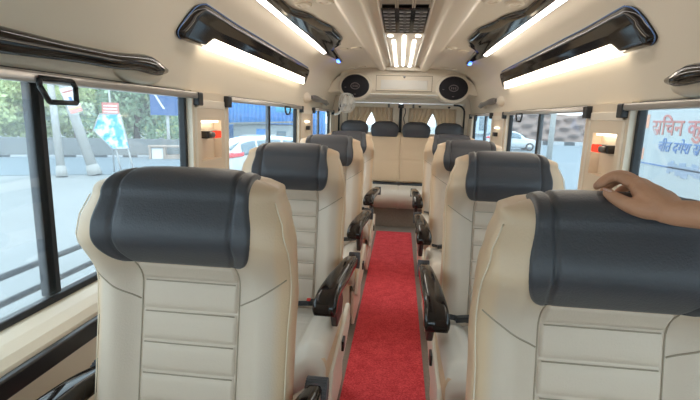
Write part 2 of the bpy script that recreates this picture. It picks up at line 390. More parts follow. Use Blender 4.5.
for s, nm in ((-1, 'left'), (1, 'right')):
    cx = -.525 if s < 0 else .565
    n = 40
    def ell(rx, rz, y, dz=0): return [(cx+rx*math.cos(2*PI*i/n), y, .122+dz+rz*math.sin(2*PI*i/n)) for i in range(n)]
    MB().rings([ell(.195, .165, .16), ell(.190, .160, -.01), ell(.182, .150, -.04), ell(.165, .135, -.052)]).build('speaker_pod', M['pillar'], ov)
    sp = empty('speaker', (cx, 5.2-.052, 1.622)); tag(sp, 'black oval speaker at the %s end of the overhead console' % nm, 'speaker', 'speakers on the overhead console')
    def el2(rx, rz, y): return [(rx*math.cos(2*PI*i/n), y, rz*math.sin(2*PI*i/n)) for i in range(n)]
    MB().rings([el2(.158, .128, .008), el2(.158, .128, -.01), el2(.146, .116, -.02), el2(.06, .048, -.024), el2(.01, .008, -.025)]).build('grille', M['cone'], sp)
    MB().tube([(.152*math.cos(2*PI*i/n), -.012, .122*math.sin(2*PI*i/n)) for i in range(n+1)], .006, 8).build('rim', M['black'], sp)
    mb = MB(); mb.tube([(.048*math.cos(2*PI*i/24), -.027, .033*math.sin(2*PI*i/24)) for i in range(25)], .005, 6)
    for dx in (-.022, .0, .022): mb.box(dx-.006, dx+.006, -.03, -.024, -.013, .013)
    mb.build('emblem', M['emblem'], sp)
    MB().box(-.012, .012, -.025, -.016, -.094, -.086).build('mark', M['emblem'], sp); MB().box(-.12, -.09, -.022, -.012, -.02, -.012).build('mark', M['emblem'], sp)

# ------------------------------------------------------------------ ceiling fittings
# air vent
v = empty('air_vent', (0, 0, 1.85)); tag(v, 'long ceiling air vent with three columns of dark louvres and a glossy black rear section', 'air vent')
mb = MB()
for x0, x1 in ((-.140, -.128), (.128, .140)): mb.box(x0, x1, 1.5, 3.12, -.022, -.002)
mb.box(-.14, .14, 3.08, 3.12, -.022, -.002); mb.build('frame', M['pillar'], v, bevel=.004)
MB().box(-.128, .128, 1.5, 3.08, -.008, -.003).build('back_plate', M['black'], v, smooth=False)
for k, xc in enumerate((-.085, 0, .085)):
    mb = MB()
    y = 1.52
    while y < 2.36:
        mb.obox((xc, y, -.016), (.034, 0, 0), (0, .007, .0), (0, 0, .004)); y += .033
    mb.box(xc-.041, xc-.034, 1.5, 2.42, -.023, -.006); mb.box(xc+.034, xc+.041, 1.5, 2.42, -.023, -.006)
    y = 1.7
    while y < 2.36:
        mb.box(xc-.041, xc+.041, y, y+.012, -.025, -.008); mb.box(xc-.01, xc+.01, y-.03, y, -.028, -.012); y += .165
    mb.build('louvre', M['louvre'], v, smooth=False)
gl = MB().box(-.126, .126, 2.42, 3.08, -.026, -.008).build('gloss_panel', M['gloss'], v, bevel=.003)
for k, xc in enumerate((-.085, 0, .085)):
    y = 2.46
    while y < 3.03:
        mb = MB(); mb.box(xc-.03, xc+.03, y, y+.035, -.030, -.026); mb.box(xc-.009, xc+.009, y+.01, y+.025, -.034, -.029); y += .085
        mb.build('grille_slot', M['grey'], v)
# light panel
lp = empty('ceiling_light_panel', (0, 0, 1.85)); tag(lp, 'tapering cream ceiling light panel with four white light bars, behind the air vent', 'ceiling light')
def lpf(u, v_): 
    y = 3.14+1.95*v_; w = .135-.005*v_; return ((2*u-1)*w, y, -.012)
MB().slab(lpf, (0, 0, .01), 2, 6).build('panel', M['pillar'], lp, smooth=False)
for a, b_ in (((-.135, 3.14), (-.13, 5.09)), ((.135, 3.14), (.13, 5.09))):
    MB().tube([(a[0], a[1], -.014), (b_[0], b_[1], -.014)], .008, 8).build('panel_rim', M['white'], lp)
for x0, x1, y0, y1 in ((-.075, -.075, 3.42, 4.95), (.075, .075, 3.42, 4.95), (0, 0, 3.24, 4.20), (0, 0, 4.42, 4.98)):
    MB().box(x0-.011, x0+.011, y0, y1, -.020, -.010).build('light_bar', M['tube'], lp, bevel=.004)
for x, y in ((-.095, 3.24), (.095, 3.24), (0, 4.32), (-.07, 5.03), (.07, 5.03)):
    MB().cyl((x, y, -.02), (x, y, -.01), .018, n=20).build('spot_light', M['tube'], lp)
MB().box(-.19, .23, 5.12, 5.16, 1.800, 1.838).build('trim_8', M['pillar'], bevel=.008)['kind'] = 'structure'

def on_cove(x, drop):        # point on the cove/ceiling lowered along its normal
    z = cove_z(x); dx = .01
    n = Vector((cove_z(abs(x)+dx)-cove_z(abs(x)-dx), 0, 2*dx)); 
    n = Vector((-(cove_z(abs(x)+dx)-cove_z(abs(x)-dx)), 0, 2*dx)).normalized()  # outward (up/out)
    if x < 0: n.x = -n.x
    p = Vector((x, 0, z)); return p-n*drop
# strip lamps near the ceiling corners
for s, nm in ((-1, 'left'), (1, 'right')):
    t = empty('ceiling_strip_lamp', (0, 0, 0)); tag(t, 'slim strip lamp with a wavy black pod along the %s edge of the ceiling' % nm, 'strip lamp', 'strip lamps along the ceiling edges')
    inner = lambda y: slerp([(1.2, .580), (2.3, .57), (2.6, .50), (2.95, .44), (3.25, .43), (3.5, .475), (3.64, .552), (4.35, .575)], y)
    outer = lambda y: slerp([(1.2, .675), (3.7, .655), (4.35, .60)], y)
    def f(u, v_):
        y = 1.2+3.15*v_; x = inner(y)+(outer(y)-inner(y))*u
        e = min(1, 4*u, 4*(1-u))
        p = on_cove(s*x, .008+.016*math.sqrt(max(0, e)));  return (p.x, y, p.z)
    def f2(u, v_):
        y = 1.2+3.15*v_; x = inner(y)+(outer(y)-inner(y))*u; p = on_cove(s*x, .002); return (p.x, y, p.z)
    nu, nv = 12, 60
    A = [f(i/nu, j/nv) for j in range(nv+1) for i in range(nu+1)]; B = [f2(i/nu, j/nv) for j in range(nv+1) for i in range(nu+1)]
    n = len(A); g = lambda i, j: j*(nu+1)+i; FF = []
    for j in range(nv):
        for i in range(nu): q = (g(i,j), g(i+1,j), g(i+1,j+1), g(i,j+1)); FF += [q, tuple(n+k for k in reversed(q))]
    Bd = [g(i,0) for i in range(nu)]+[g(nu,j) for j in range(nv)]+[g(i,nv) for i in range(nu,0,-1)]+[g(0,j) for j in range(nv,0,-1)]
    for k in range(len(Bd)): a, c = Bd[k], Bd[(k+1)%len(Bd)]; FF.append((a, n+a, n+c, c))
    mesh('housing', A+B, FF, M['gloss'], t)
    def fd(u, v_):
        y = 1.25+2.4*v_; x = .634+.022*u-.012*v_; p = on_cove(s*x, .029); return (p.x, y, p.z)
    MB().slab(fd, (0, 0, .008), 3, 20).build('diffuser', M['strip'], t)
    # cream rim of the pod and its dished centre
    P = []
    for k in range(24):
        a = 2*PI*k/24; y = 3.22+.30*math.cos(a); x = .505+.042*math.sin(a); p = on_cove(s*x, .028); P.append((p.x, y, p.z))
    pass
    p = on_cove(s*.60, .03)
    MB().obox((p.x, 4.22, p.z), (.012, 0, 0), (0, .035, 0), (0, 0, .006)).build('blue_indicator', M['blueled'], t, bevel=.003)
# broad wall lamps on the coves
LT = 1.70
for s, nm in ((-1, 'left'), (1, 'right')):
    t = empty('cove_lamp', (0, 0, 0)); tag(t, 'broad glossy black cove lamp with a glowing white lower bar, high on the %s wall' % nm, 'wall lamp', 'broad black lamps on the side coves')
    zb0 = 1.545
    ya = lambda z: 1.63+(z-zb0)/(1.70-zb0)*.15       # slanted front end
    yb = lambda z: 3.86
    top = lambda y: slerp([(1.7, 1.692), (2.2, 1.684), (3.4, 1.676), (3.78, 1.672), (3.86, 1.64)], y)
    def surf(y, z, d): 
        x = cove_x(z); nrm = Vector((-1, 0, -.45)).normalized(); return Vector((s*(x+nrm.x*d), y, z+nrm.z*d))
    NU, NV = 120, 30
    def grid(d, edge):
        G = []
        for j in range(NV+1):
            for i in range(NU+1):
                u, v_ = i/NU, j/NV
                y = 1.63+2.23*u
                zt = top(y); z = zb0+(zt-zb0)*v_
                sl = .10*v_*(1-u)**8
                # round the two front corners and the rear ones
                y2 = y+sl
                cu = max(0, 1-u/.03); cv = abs(2*v_-1)
                y2 += .05*cu*cv**6
                cu = max(0, (u-.97)/.03); y2 -= .04*cu*cv**6
                e = min(1, u*60, (1-u)*60, v_*11, (1-v_)*9)
                G.append(surf(y2, z, d if not edge else d*math.sqrt(max(0.05, e))))
        return G
    A = grid(.030, True); B = grid(.001, False); n = len(A); g = lambda i, j: j*(NU+1)+i; FF = []
    for j in range(NV):
        for i in range(NU): q = (g(i,j), g(i+1,j), g(i+1,j+1), g(i,j+1)); FF += [q, tuple(n+k for k in reversed(q))]
    Bd = [g(i,0) for i in range(NU)]+[g(NU,j) for j in range(NV)]+[g(i,NV) for i in range(NU,0,-1)]+[g(0,j) for j in range(NV,0,-1)]
    for k in range(len(Bd)): a, c = Bd[k], Bd[(k+1)%len(Bd)]; FF.append((a, n+a, n+c, c))
    mesh('housing', A+B, FF, M['gloss'], t)
    def fd(u, v_):
        y = 1.84+1.92*u+.07*v_*(1-u)**6-.04*v_*u**8; z = 1.548+v_*.046; return surf(y, z, .034)
    MB().slab(fd, (s*.012, 0, 0), 50, 4).build('diffuser', M['lamp'], t)
    # thin bluish protective film edge
    P = [A[g(i, NV)]+Vector((-s*.002, 0, .001)) for i in range(NU+1)]
    MB().tube([A[g(0, j)]+Vector((-s*.003, 0, 0)) for j in range(NV+1)]+P, .0022, 6).build('edge_film', M['bluepaint'], t)
# cream round vents in the ceiling
n_dot = 0
DOT = [(-.494, 3.773), (-.386, 3.762), (-.56, 5.05), (-.45, 5.03), (.374, 3.687), (.479, 3.78), (.559, 5.0), (-.508, 2.318), (-.393, 2.297), (.40, 2.265), (.51, 2.28), (.45, 5.0)]
dl = ['beside the left strip lamp pod, outer of the pair', 'beside the left strip lamp pod, inner of the pair', 'before the left speaker, outer of the pair', 'before the left speaker, inner of the pair',
      'beside the right strip lamp pod, inner of the pair', 'beside the right strip lamp pod, outer of the pair', 'before the right speaker, outer of the pair', 'by the nearer left strip lamp, outer of the pair', 'by the nearer left strip lamp, inner of the pair',
      'by the nearer right strip lamp, inner of the pair', 'by the nearer right strip lamp, outer of the pair', 'before the right speaker, inner of the pair']
for (x, y), l in zip(DOT, dl):
    z = cove_z(x)
    R = []
    for r, dz in ((.045, .004), (.045, -.004), (.038, -.010), (.026, -.010), (.022, -.004), (.018, -.003), (.012, -.008), (.001, -.009)):
        R.append([(r*math.cos(2*PI*k/24), r*math.sin(2*PI*k/24), dz) for k in range(24)])
    o = MB().rings(R).build('ceiling_nozzle', M['ceil'], loc=(x, y, z)); tag(o, 'round cream ceiling nozzle ' + l, 'nozzle', 'round ceiling nozzles')

# grab handles
def grab(s, ya, yb, z, long_, label):
    t = empty('grab_handle', (s*.86, (ya+yb)/2, z)); tag(t, label, 'grab handle', 'grab handles above the windows')
    if ya > yb: ya, yb = yb, ya
    L = yb-ya; cy = (ya+yb)/2
    R = []; n = 30
    for i in range(n+1):
        u = i/n; y = ya+L*u-cy
        if long_:
            hh = slerp([(0, .010), (.06, .026), (.30, .030), (.62, .022), (.78, .024), (.90, .029), (.97, .022), (1, .012)], u)
            out = slerp([(0, .028), (.2, .058), (.75, .058), (.9, .048), (1, .026)], u)
            dz = slerp([(0, -.005), (.4, -.004), (.7, 0), (.86, .012), (1, .006)], u)
        else:
            hh = slerp([(0, .016), (.15, .030), (.55, .020), (.85, .030), (1, .012)], u)
            out = slerp([(0, .024), (.3, .050), (.7, .050), (1, .028)], u); dz = 0.004-.03*u
        R.append([(-s*(out+.020*math.cos(a)), y, dz+hh*math.sin(a)) for a in [2*PI*k/14 for k in range(14)]])
    MB().rings(R).build('grip', M['gloss'] if long_ else M['grey'], t)
    # cream mouldings that carry both ends
    for u in ((.03, .93) if long_ else (.0, .9)):
        y = ya+L*u-cy; R = []
        for k, (d, w, h) in enumerate(((-.028, .15, .055), (.0, .13, .045), (.018, .09, .030), (.030, .05, .018))):
            R.append([(-s*d, y+w*math.cos(a), h*math.sin(a)) for a in [2*PI*j/20 for j in range(20)]])
        MB().rings(R).build('mount', M['ceil'], t)
grab(-1, .35, 1.54, 1.406, True, 'long glossy black grab handle at the top left above the nearest left window')
grab(1, 1.53, .35, 1.408, True, 'glossy black grab handle cut by the right edge above the nearest right window')
grab(-1, 4.15, 5.1, 1.44, False, 'short dark grey grab handle above the rearmost left window')
grab(1, 4.10, 4.95, 1.455, False, 'short dark grey grab handle above the rearmost right window')

# roller blinds
pos = {1: 'nearest', 2: 'second', 3: 'rearmost'}
for s, nm in ((-1, 'left'), (1, 'right')):
    for k in (1, 2, 3):
        a, c = WIN[k]
        t = empty('roller_blind', (s*.845, (a+c)/2, 1.34)); tag(t, 'rolled-up window blind in a slim grey rail over the %s %s side window' % (pos[k], nm), 'window blind', 'roller blinds above the side windows')
        L = (c-a)/2
        R = [[(x, y, z) for x, z in rrect(.016, .013, .006, 3)] for y in (-L-.02, L+.02)]
        MB().rings(R).build('case', M['rail'], t)
        for e in (-1, 1):
            MB().box(-.02, .02, e*(L+.035)-.022, e*(L+.035)+.022, -.04, .014).build('bracket', M['black'], t, bevel=.005)
        # black pull loop
        py = {1: 1.03, 2: 3.28, 3: 5.12}[k]-(a+c)/2
        w = .058 if k == 1 else .075; h = .052
        mb = MB(); q = [(-w, -.008), (w, -.008), (w, -.028), (w*.65, -.008-h), (-w*.65, -.008-h), (-w, -.028)] if k > 1 else [(-w, -.002), (w*.8, -.002), (w, -.016), (w, -.056), (-w*.55, -.056), (-w, -.020)]
        xx = -s*.018
        P = [Vector((xx, py+y, z)) for y, z in q]
        for i in range(len(P)): mb.tube([P[i], P[(i+1)%len(P)]], .0065 if k == 1 else .006, 8)
        mb.build('pull_loop', M['black'], t)
# call switches in the lit pillar niches
for s, nm in ((-1, 'left'), (1, 'right')):
    t = empty('pillar_switch', (s*.885, 1.965, 1.175)); tag(t, 'red and black switch in the lit niche of the %s window pillar' % nm, 'switch', 'switches in the pillar niches')
    MB().box(*sorted((-s*.045, s*.002)), -.055, .055, -.017, .017).build('body', M['black'], t, bevel=.004)
    MB().box(*sorted((-s*.062, -s*.046)), -.012, .055, -.016, .016).build('red_button', M['redglow'], t, bevel=.004)
    MB().cyl((-s*.045, -.035, 0), (-s*.066, -.035, 0), .013).build('knob', M['grey'], t)
    l = MB().box(*sorted((-s*.030, s*.0)), 1.89, 2.06, 1.228, 1.236).build('niche_light', M['niche'], loc=(s*.885, 0, 0)); tag(l, 'small warm lamp glowing at the top of the %s pillar niche' % nm, 'lamp', 'niche lamps')
    t = empty('pillar_switch', (s*.853, 4.08, 1.165)); tag(t, 'small dark switch under a tiny warm light on the rear %s pillar' % nm, 'switch', 'switches on the rear pillars')
    MB().box(*sorted((-s*.03, 0)), -.035, .035, -.018, .018).build('body', M['black'], t, bevel=.004)
    MB().box(*sorted((-s*.012, 0)), -.07, .07, .05, .062).build('light', M['niche'], t)
# fan
t = empty('wall_fan', (-.60, 5.05, 1.43)); t.rotation_euler = (0, 0, math.radians(56)); tag(t, 'small white round fan turned sideways under the left speaker', 'fan')
mb = MB(); n = 28; r = .105
for rr, yy in ((1, 0), (.98, -.03), (.72, -.045), (.42, -.05), (1, .03)):
    mb.tube([(r*rr*math.cos(2*PI*k/n), yy, r*rr*math.sin(2*PI*k/n)) for k in range(n+1)], .0022 if rr != 1 else .006, 6)
for k in range(24):
    a = 2*PI*k/24; mb.tube([(r*math.cos(a), 0, r*math.sin(a)), (r*.9*math.cos(a), -.035, r*.9*math.sin(a)), (r*.25*math.cos(a), -.05, r*.25*math.sin(a))], .0016, 5)
mb.build('cage', M['white'], t)
mb = MB(); mb.cyl((0, -.056, 0), (0, -.048, 0), .028); mb.build('hub_cap', M['white'], t)
mb = MB()
for k in range(3):
    a0 = 2*PI*k/3
    def bl(u, v_, a0=a0):
        a = a0+u*1.3; rr = .02+.070*v_; return (rr*math.cos(a), -.02+.02*u*v_, rr*math.sin(a))
    mb.slab(bl, (0, .002, 0), 8, 4)
mb.build('blade', M['white'], t)
mb = MB(); mb.cyl((0, 0, 0), (0, .06, 0), .035); mb.tube([(0, .045, 0), (0, .06, -.06), (-.03, .10, -.12), (-.05, .14, -.13)], .014, 10); mb.build('motor_arm', M['white'], t)

# ------------------------------------------------------------------ floor things
def cp(u, v_): return (-.205+.39*u, -.4+5.33*v_, .012)
o = MB().slab(cp, (0, 0, -.011), 2, 20).build('aisle_carpet', M['carpet'], smooth=False); tag(o, 'red looped aisle carpet running between the two rows of seats', 'carpet')
o = MB().box(-.795, .795, 5.22, YR-.02, 0, .245).build('trim_9', M['vinyl'], bevel=.01); o['kind'] = 'structure'

# ------------------------------------------------------------------ rear bench
bn = empty('rear_bench', (0, 5.4, .25)); tag(bn, 'wide cream bench with four charcoal headrests across the back of the cabin', 'bench')
def cush(u, v_):
    x = -.79+1.58*u; y = -.31+.60*v_
    z = .20+.012*math.sin(PI*v_)-(.06*(1-v_/.08)**2 if v_ < .08 else 0)
    z -= .010*math.exp(-((x-.02)/.008)**2)
    return (x, y, z)
MB().slab(cush, (0, 0, -.14), 120, 20).build('seat_cushion', M['cushion'], bn)
def bk(u, v_):
    x = -.79+1.58*u; z = .235+.615*v_
    y = .20+.10*v_-.03*math.sin(PI*min(1, v_*1.0))**.5
    for zg in (.45, .66): y += .006*math.exp(-((v_-zg)/.012)**2)
    for xg in (-.39, .02, .42): y += .010*math.exp(-((x-xg)/.007)**2)
    if v_ > .93: y += .05*((v_-.93)/.07)**2
    return (x, y, z)
MB().slab(bk, (0, .10, 0), 160, 40).build('backrest', M['tan'], bn)
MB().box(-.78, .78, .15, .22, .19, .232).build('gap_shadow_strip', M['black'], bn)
for k, xc in enumerate((-.575, -.19, .205, .61)):
    R = []
    for i in range(13):
        u = i/12; z = .80+.19*u
        w = slerp([(0, .165), (.5, .178), (.75, .165), (.9, .13), (1, .075)], u); d = slerp([(0, .045), (.5, .06), (.85, .045), (1, .012)], u)
        R.append([(xc+w*abs(math.cos(a))**.7*(1 if math.cos(a) > 0 else -1), .30+d*abs(math.sin(a))**.8*(1 if math.sin(a) > 0 else -1), z) for a in [2*PI*j/28 for j in range(28)]])
    MB().rings(R).build('headrest', M['dark'], bn)

# ------------------------------------------------------------------ passenger seats
ZB = 1.155
W_T = [(.44, .205), (.56, .217), (.80, .217), (.90, .221), (1.0, .226), (1.05, .216), (1.107, .196)]
def wz(z): return slerp(W_T, z)
PH = .108
ZP = .958           # lower edge of the charcoal pad
def fwd(z): return .070*sm((z-.90)/.13)
def ybase(z): return (z-1.0)*.17+.010-fwd(z)
def yfront(x, z):
    w = wz(z); ax = abs(x)
    bol = .030*sm((ax-.105)/.06)*(1-.45*sm((z-.93)/.06))
    head = sm((z-.93)/.05)*(.030*math.exp(-((z-1.045)/.062)**2)*(1-.55*sm((ax-.09)/.09))+.008)
    y = ybase(z)-bol-head
    r = .062
    t = max(0, (ax-(w-r))/r)
    y += r*(1-math.sqrt(max(0, 1-min(1, t)**2)))*.95
    return y
def ymid(z): return ybase(z)+.050
def dome(z, k):      # k = 0 upright part, 1 apex, up to 2 = back side; returns (z, width factor, y interpolation)
    return None
TH = .105
def shell_pt(x, z, k):     # k in [0,1]: rounding over the top
    # effective upright row is zc, the row folds over by angle k*90deg
    a = k*PI/2; zc = z
    y0 = yfront(x, zc); ym = ymid(zc)
    y = ym+(y0-ym)*math.cos(a)
    return y, zc+.042*math.sin(a)-.004*0
def rows():
    R = []; z = .45
    while z < 1.1069: R.append((z, 0)); z += .0125
    for k in range(11): R.append((1.107, k/10))
    return R
def edge_drop(x, w, k):   # the dome is lower at its outer corners
    return .030*(abs(x)/w)**4*k
def make_back_shell():
    V = []; ring = []
    nf = 56
    R = []
    for z, k in rows():
        w = wz(z); a = k*PI/2
        kw = 1-.05*(1-math.cos(a))
        P = []
        for i in range(nf+1):
            t = -1+2*i/nf; x = w*math.sin(t*PI/2)*1.0 if abs(t) < 1 else w*t
            y, zz = shell_pt(x, z, k)
            P.append((x*kw, y, zz-edge_drop(x, w, k)))
        # rear outline
        yb = ybase(z)+fwd(z)+TH; ym = ymid(z); yb = ym+(yb-ym)*math.cos(a)
        for i in range(13):
            t = 1-2*i/12
            x = w*t
            rr = .03; q = max(0, (abs(x)-(w-rr))/rr)
            y = yb-rr*(1-math.sqrt(max(0, 1-q*q)))*.8*math.cos(a)
            zz = z+.042*math.sin(a)-edge_drop(x, w, k)
            P.append((x*kw*(1-.10*sm((z-.84)/.22)), y, zz))
        R.append(P)
    return MB().rings(R)
def make_headpad():
    # grid follows the pad outline; row 0 is the lower edge
    ZR = []
    n0 = 26
    zs = [ZP+(1.107-ZP)*i/n0 for i in range(n0+1)]
    ZR = [(z, 0) for z in zs]+[(1.107, k/9) for k in range(1, 10)]+[(1.107, 1.18), (1.107, 1.36)]
    def hw(z, k):
        if z < ZP+.080: h = PH+.054*math.sqrt(max(0, 1-((ZP+.080-z)/.080)**2))
        else: h = .162
        return h-.010*sm((z-1.05)/.06)
    NA = 110; A = []
    for z, k in ZR:
        for i in range(NA+1):
            a = -1+2*i/NA; x = a*hw(z, k)
            ang = k*PI/2
            y0 = yfront(x, z); ym = ymid(z)
            y = ym+(y0-ym)*math.cos(ang); zz = z+.042*math.sin(ang)-edge_drop(x, wz(z), min(k, 1))
            # outward offset with tucked edges
            e = min(1, (1-abs(a))*hw(z, k)/.006, max(0, (z-ZP)/.006+k*5))
            off = -.003+.0115*math.sqrt(max(0, min(1, e)))
            # seam groove
            off -= .0065*math.exp(-((abs(x)-(.110+.010*sm((z-ZP)/.04)))/.0045)**2)
            y -= off*math.cos(ang); zz += off*math.sin(ang)
            kw = 1-.05*(1-math.cos(ang))
            A.append((x*kw, y, zz))
    F = []; n = NA+1
    for j in range(len(ZR)-1):
        for i in range(NA): F.append((j*n+i, j*n+i+1, (j+1)*n+i+1, (j+1)*n+i))
    b = MB(); b.add(A, F); return b
GRO = [.915, .848, .781, .714, .647, .580]
def make_insert():
    edges = [ZP-.002]+GRO+[.47]
    zs = []
    for a, b in zip(edges, edges[1:]):
        for i in range(14): zs.append((a+(b-a)*i/14, abs(2*i/14-1)))
    A = []; NA = 40
    for z, f in zs:
        for i in range(NA+1):
            a = -1+2*i/NA; x = a*PH
            pil = .0080*(1-f**4)
            off = -.001+pil if abs(a) < .97 else -.006
            A.append((x, yfront(x, z)-off, z))
    n = NA+1
    return MB().add(A, [(j*n+i, j*n+i+1, (j+1)*n+i+1, (j+1)*n+i) for j in range(len(zs)-1) for i in range(NA)])
def surf_tube(pts, r=.0016, lift=.001):
    return MB().tube([(x, yfront(x, z)-lift, z) for x, z in pts], r, 6)
def rr_path(points, n=20):
    out = []
    for i in range(n+1):
        t = i/n*(len(points)-1); k = min(int(t), len(points)-2); f = t-k
        p0 = Vector(points[max(k-1, 0)]); p1 = Vector(points[k]); p2 = Vector(points[k+1]); p3 = Vector(points[min(k+2, len(points)-1)])
        out.append(.5*((2*p1)+(p2-p0)*f+(2*p0-5*p1+4*p2-p3)*f*f+(3*p1-p0-3*p2+p3)*f**3))
    return out
def make_armrest(xc, toe=0):
    P = rr_path([(-toe*.0, .05, .640), (-toe*.2, -.06, .656), (-toe*.4, -.18, .662), (-toe*.7, -.30, .660), (-toe*.9, -.39, .652), (-toe, -.445, .628), (-toe, -.458, .598)], 26)
    R = []
    for i, p in enumerate(P):
        u = i/26
        hw = slerp([(0, .016), (.15, .028), (.5, .036), (.88, .042), (1, .036)], u); hh = slerp([(0, .024), (.2, .028), (.6, .026), (.85, .028), (1, .014)], u)
        t = (P[min(i+1, 26)]-P[max(i-1, 0)]).normalized(); up = Vector((1, 0, 0)).cross(t)
        R.append([Vector((xc, 0, 0))+p+Vector((1, 0, 0))*a+up*b for a, b in rrect(hw, hh, min(hw, hh)*.6, 4)])
    return MB().rings(R)
def make_seat(side, ar, toe):      # side = +1: aisle on the local +x side
    t = empty('passenger_seat')
    make_back_shell().build('backrest', M['back'], t)
    pad = make_headpad().build('headrest', M['dark'], t); pad['label'] = 'charcoal padded headrest'
    ins = make_insert().build('centre_panel', M['insert'], t); ins['label'] = 'grey-beige channelled centre panel'
    mb = MB()
    for g in GRO: mb.add(*(lambda q: (q.v, q.f))(surf_tube([(-.1+.2*i/16, g-.004) for i in range(17)], .0013, .004)))
    for sx in (-1, 1):
        q = surf_tube([(sx*(.112+.100*i/12), .868+.066*i/12) for i in range(13)], .0018, .0004); mb.add(q.v, q.f)
    for sx in (-1, 1):  # dark tubes paint shade into the grooves beside the centre panel
        q = surf_tube([(sx*(PH+.001), .47+(ZP-.47)*i/40) for i in range(41)], .0016, .0006); mb.add(q.v, q.f)
    st = mb.build('seam_stitching', M['thread'], t)
    for sx in (-1, 1):      # side piping a little behind the front corner
        mb = MB(); pts = []
        z = .46
        while z < 1.11:
            w = wz(z); x = sx*(w*.985); pts.append((x+sx*.001, yfront(sx*(w-.012), z)+.010, z)); z += .02
        mb.tube(pts, .0013, 6); mb.build('side_piping', M['lthread'], t)
    # cushion
    def c(u, v_):
        x = (-1+2*u)*.232; y = -.50+.47*v_
        w = .232
        ax = abs(x)
        z = .472-.028*(v_)+.030*sm((ax-.12)/.05)
        q = max(0, (ax-(w-.045))/.045); z -= .045*(1-math.sqrt(max(0, 1-q*q)))
        q = max(0, (.12-v_)/.12); z -= .055*q*q
        if ax < .125:
            for yg in (-.40, -.32, -.24, -.16): z -= .005*math.exp(-((y-yg)/.004)**2)
        z -= .004*math.exp(-((ax-.122)/.004)**2)
        return (x, y, z)
    MB().slab(c, (0, 0, -.10), 80, 60).build('seat_cushion', M['cushion'], t)
    # side bulge of the cushion and plastic shells
    for sx in (-1, 1):
        def sc_(u, v_, sx=sx):
            y = -.49+.46*u; z = .455-.125*v_-.03*u; x = sx*(.226+.014*math.sin(PI*min(1, v_*1.1)))
            return (x, y, z)
        MB().slab(sc_, (-sx*.03, 0, 0), 20, 10).build('cushion_side', M['tan'], t)
    sx = side
    # aisle side cover: upper shell and a lower skirt
    prof = [(-.47, .34), (-.44, .385), (-.10, .405), (.06, .425), (.10, .40), (.10, .30), (-.12, .255), (-.43, .245), (-.47, .27)]
    MB().prism([(sx*.232, y, z) for y, z in prof], (sx*.020, 0, 0)).build('side_cover', M['seatplastic'], t, bevel=.008)
    prof = [(-.42, .27), (.08, .31), (.06, .03), (-.36, .03)]
    MB().prism([(sx*.205, y, z) for y, z in prof], (sx*.022, 0, 0)).build('side_skirt', M['seatplastic'], t, bevel=.01)
    sw = MB().box(*sorted((sx*.250, sx*.262)), -.22, -.165, .335, .378).build('recline_switch', M['black'], t, bevel=.003)
    MB().prism([(-sx*.225, y, z) for y, z in [(-.44, .345), (.08, .38), (.06, .03), (-.36, .03)]], (sx*.02, 0, 0)).build('side_skirt', M['seatplastic'], t, bevel=.01)
    MB().box(-.20, .20, -.44, .05, .05, .372).build('seat_box', M['seatplastic'], t, bevel=.01)
    for a, b_ in ((-.19, -.15), (.15, .19)): MB().box(a, b_, -.45, .08, 0, .05).build('floor_rail', M['grey'], t, bevel=.004)
    # armrests
    for k in (-1, 1):
        xc = k*(ar if k == side else .255)
        a = make_armrest(xc, k*(toe if k == side else 0)).build('armrest', M['gloss'], t); a['label'] = 'glossy black armrest'
        mb = MB(); mb.cyl((xc-.024, .05, .636), (xc+.024, .05, .636), .034, n=28)
        for j in range(28):
            an = 2*PI*j/28; mb.cyl((xc-.024, .05+.034*math.cos(an), .636+.034*math.sin(an)), (xc+.024, .05+.034*math.cos(an), .636+.034*math.sin(an)), .0028, n=6)
        mb.build('hinge_cap', M['knob'], a)
        if k == side:
            MB().prism([(xc-k*toe*.7-.012, y, z) for y, z in [(-.40, .615), (-.22, .635), (-.14, .53), (-.18, .48), (-.30, .48)]], (.024, 0, 0)).build('armrest_bracket', M['black'], t, bevel=.006)
    # belt
    mb = MB()
    P = rr_path([(-side*.19, -.115, .475), (-side*.05, -.135, .478), (side*.08, -.135, .484), (side*.20, -.13, .498)], 16)
    R = [[p+Vector((0, -.016, .004)), p+Vector((0, .016, .010)), p+Vector((0, .016, .013)), p+Vector((0, -.016, .007))] for p in P]
    mb.rings(R); mb.build('seat_belt', M['web'], t, smooth=False)
    bb = MB().obox((side*.13, -.14, .505), (.035, 0, .005), (0, .017, 0), (0, 0, .010)).build('belt_buckle', M['black'], t, bevel=.004)
    MB().obox((side*.10, -.146, .516), (.008, 0, 0), (0, .010, 0), (0, 0, .003)).build('release_button', M['red'], bb, bevel=.001)
    return t
SEATS = {-1: [(-.424, .875), (-.438, 1.872), (-.440, 2.875), (-.432, 3.87)], 1: [(.384, .80), (.426, 1.82), (.436, 2.84), (.438, 3.86)]}
WORD = {0: 'front', 1: 'second', 2: 'third', 3: 'fourth'}
LBL = {(-1, 0): 'cream seat with charcoal headrest at the front left, nearest the camera by the window',
       (-1, 1): 'cream seat with charcoal headrest directly behind the front left seat',
       (-1, 2): 'cream seat with charcoal headrest in the left row, third from the front',
       (-1, 3): 'cream seat with charcoal headrest in the left row, rearmost before the bench',
       (1, 0): 'cream seat at the front right with a hand resting on its headrest',
       (1, 1): 'cream seat with charcoal headrest directly behind the seat under the hand',
       (1, 2): 'cream seat with charcoal headrest in the right row, third from the front',
       (1, 3): 'cream seat with charcoal headrest in the right row, rearmost before the bench'}
for s in (-1, 1):
    proto = make_seat(-s, *((.268, .05) if s < 0 else (.290, .02)))
    for i, (x, y) in enumerate(SEATS[s]):
        o = proto if i == 0 else copy_tree(proto)
        o.location = (x, y, 0)
        tag(o, LBL[(s, i)], 'seat', 'passenger seats along the aisle')

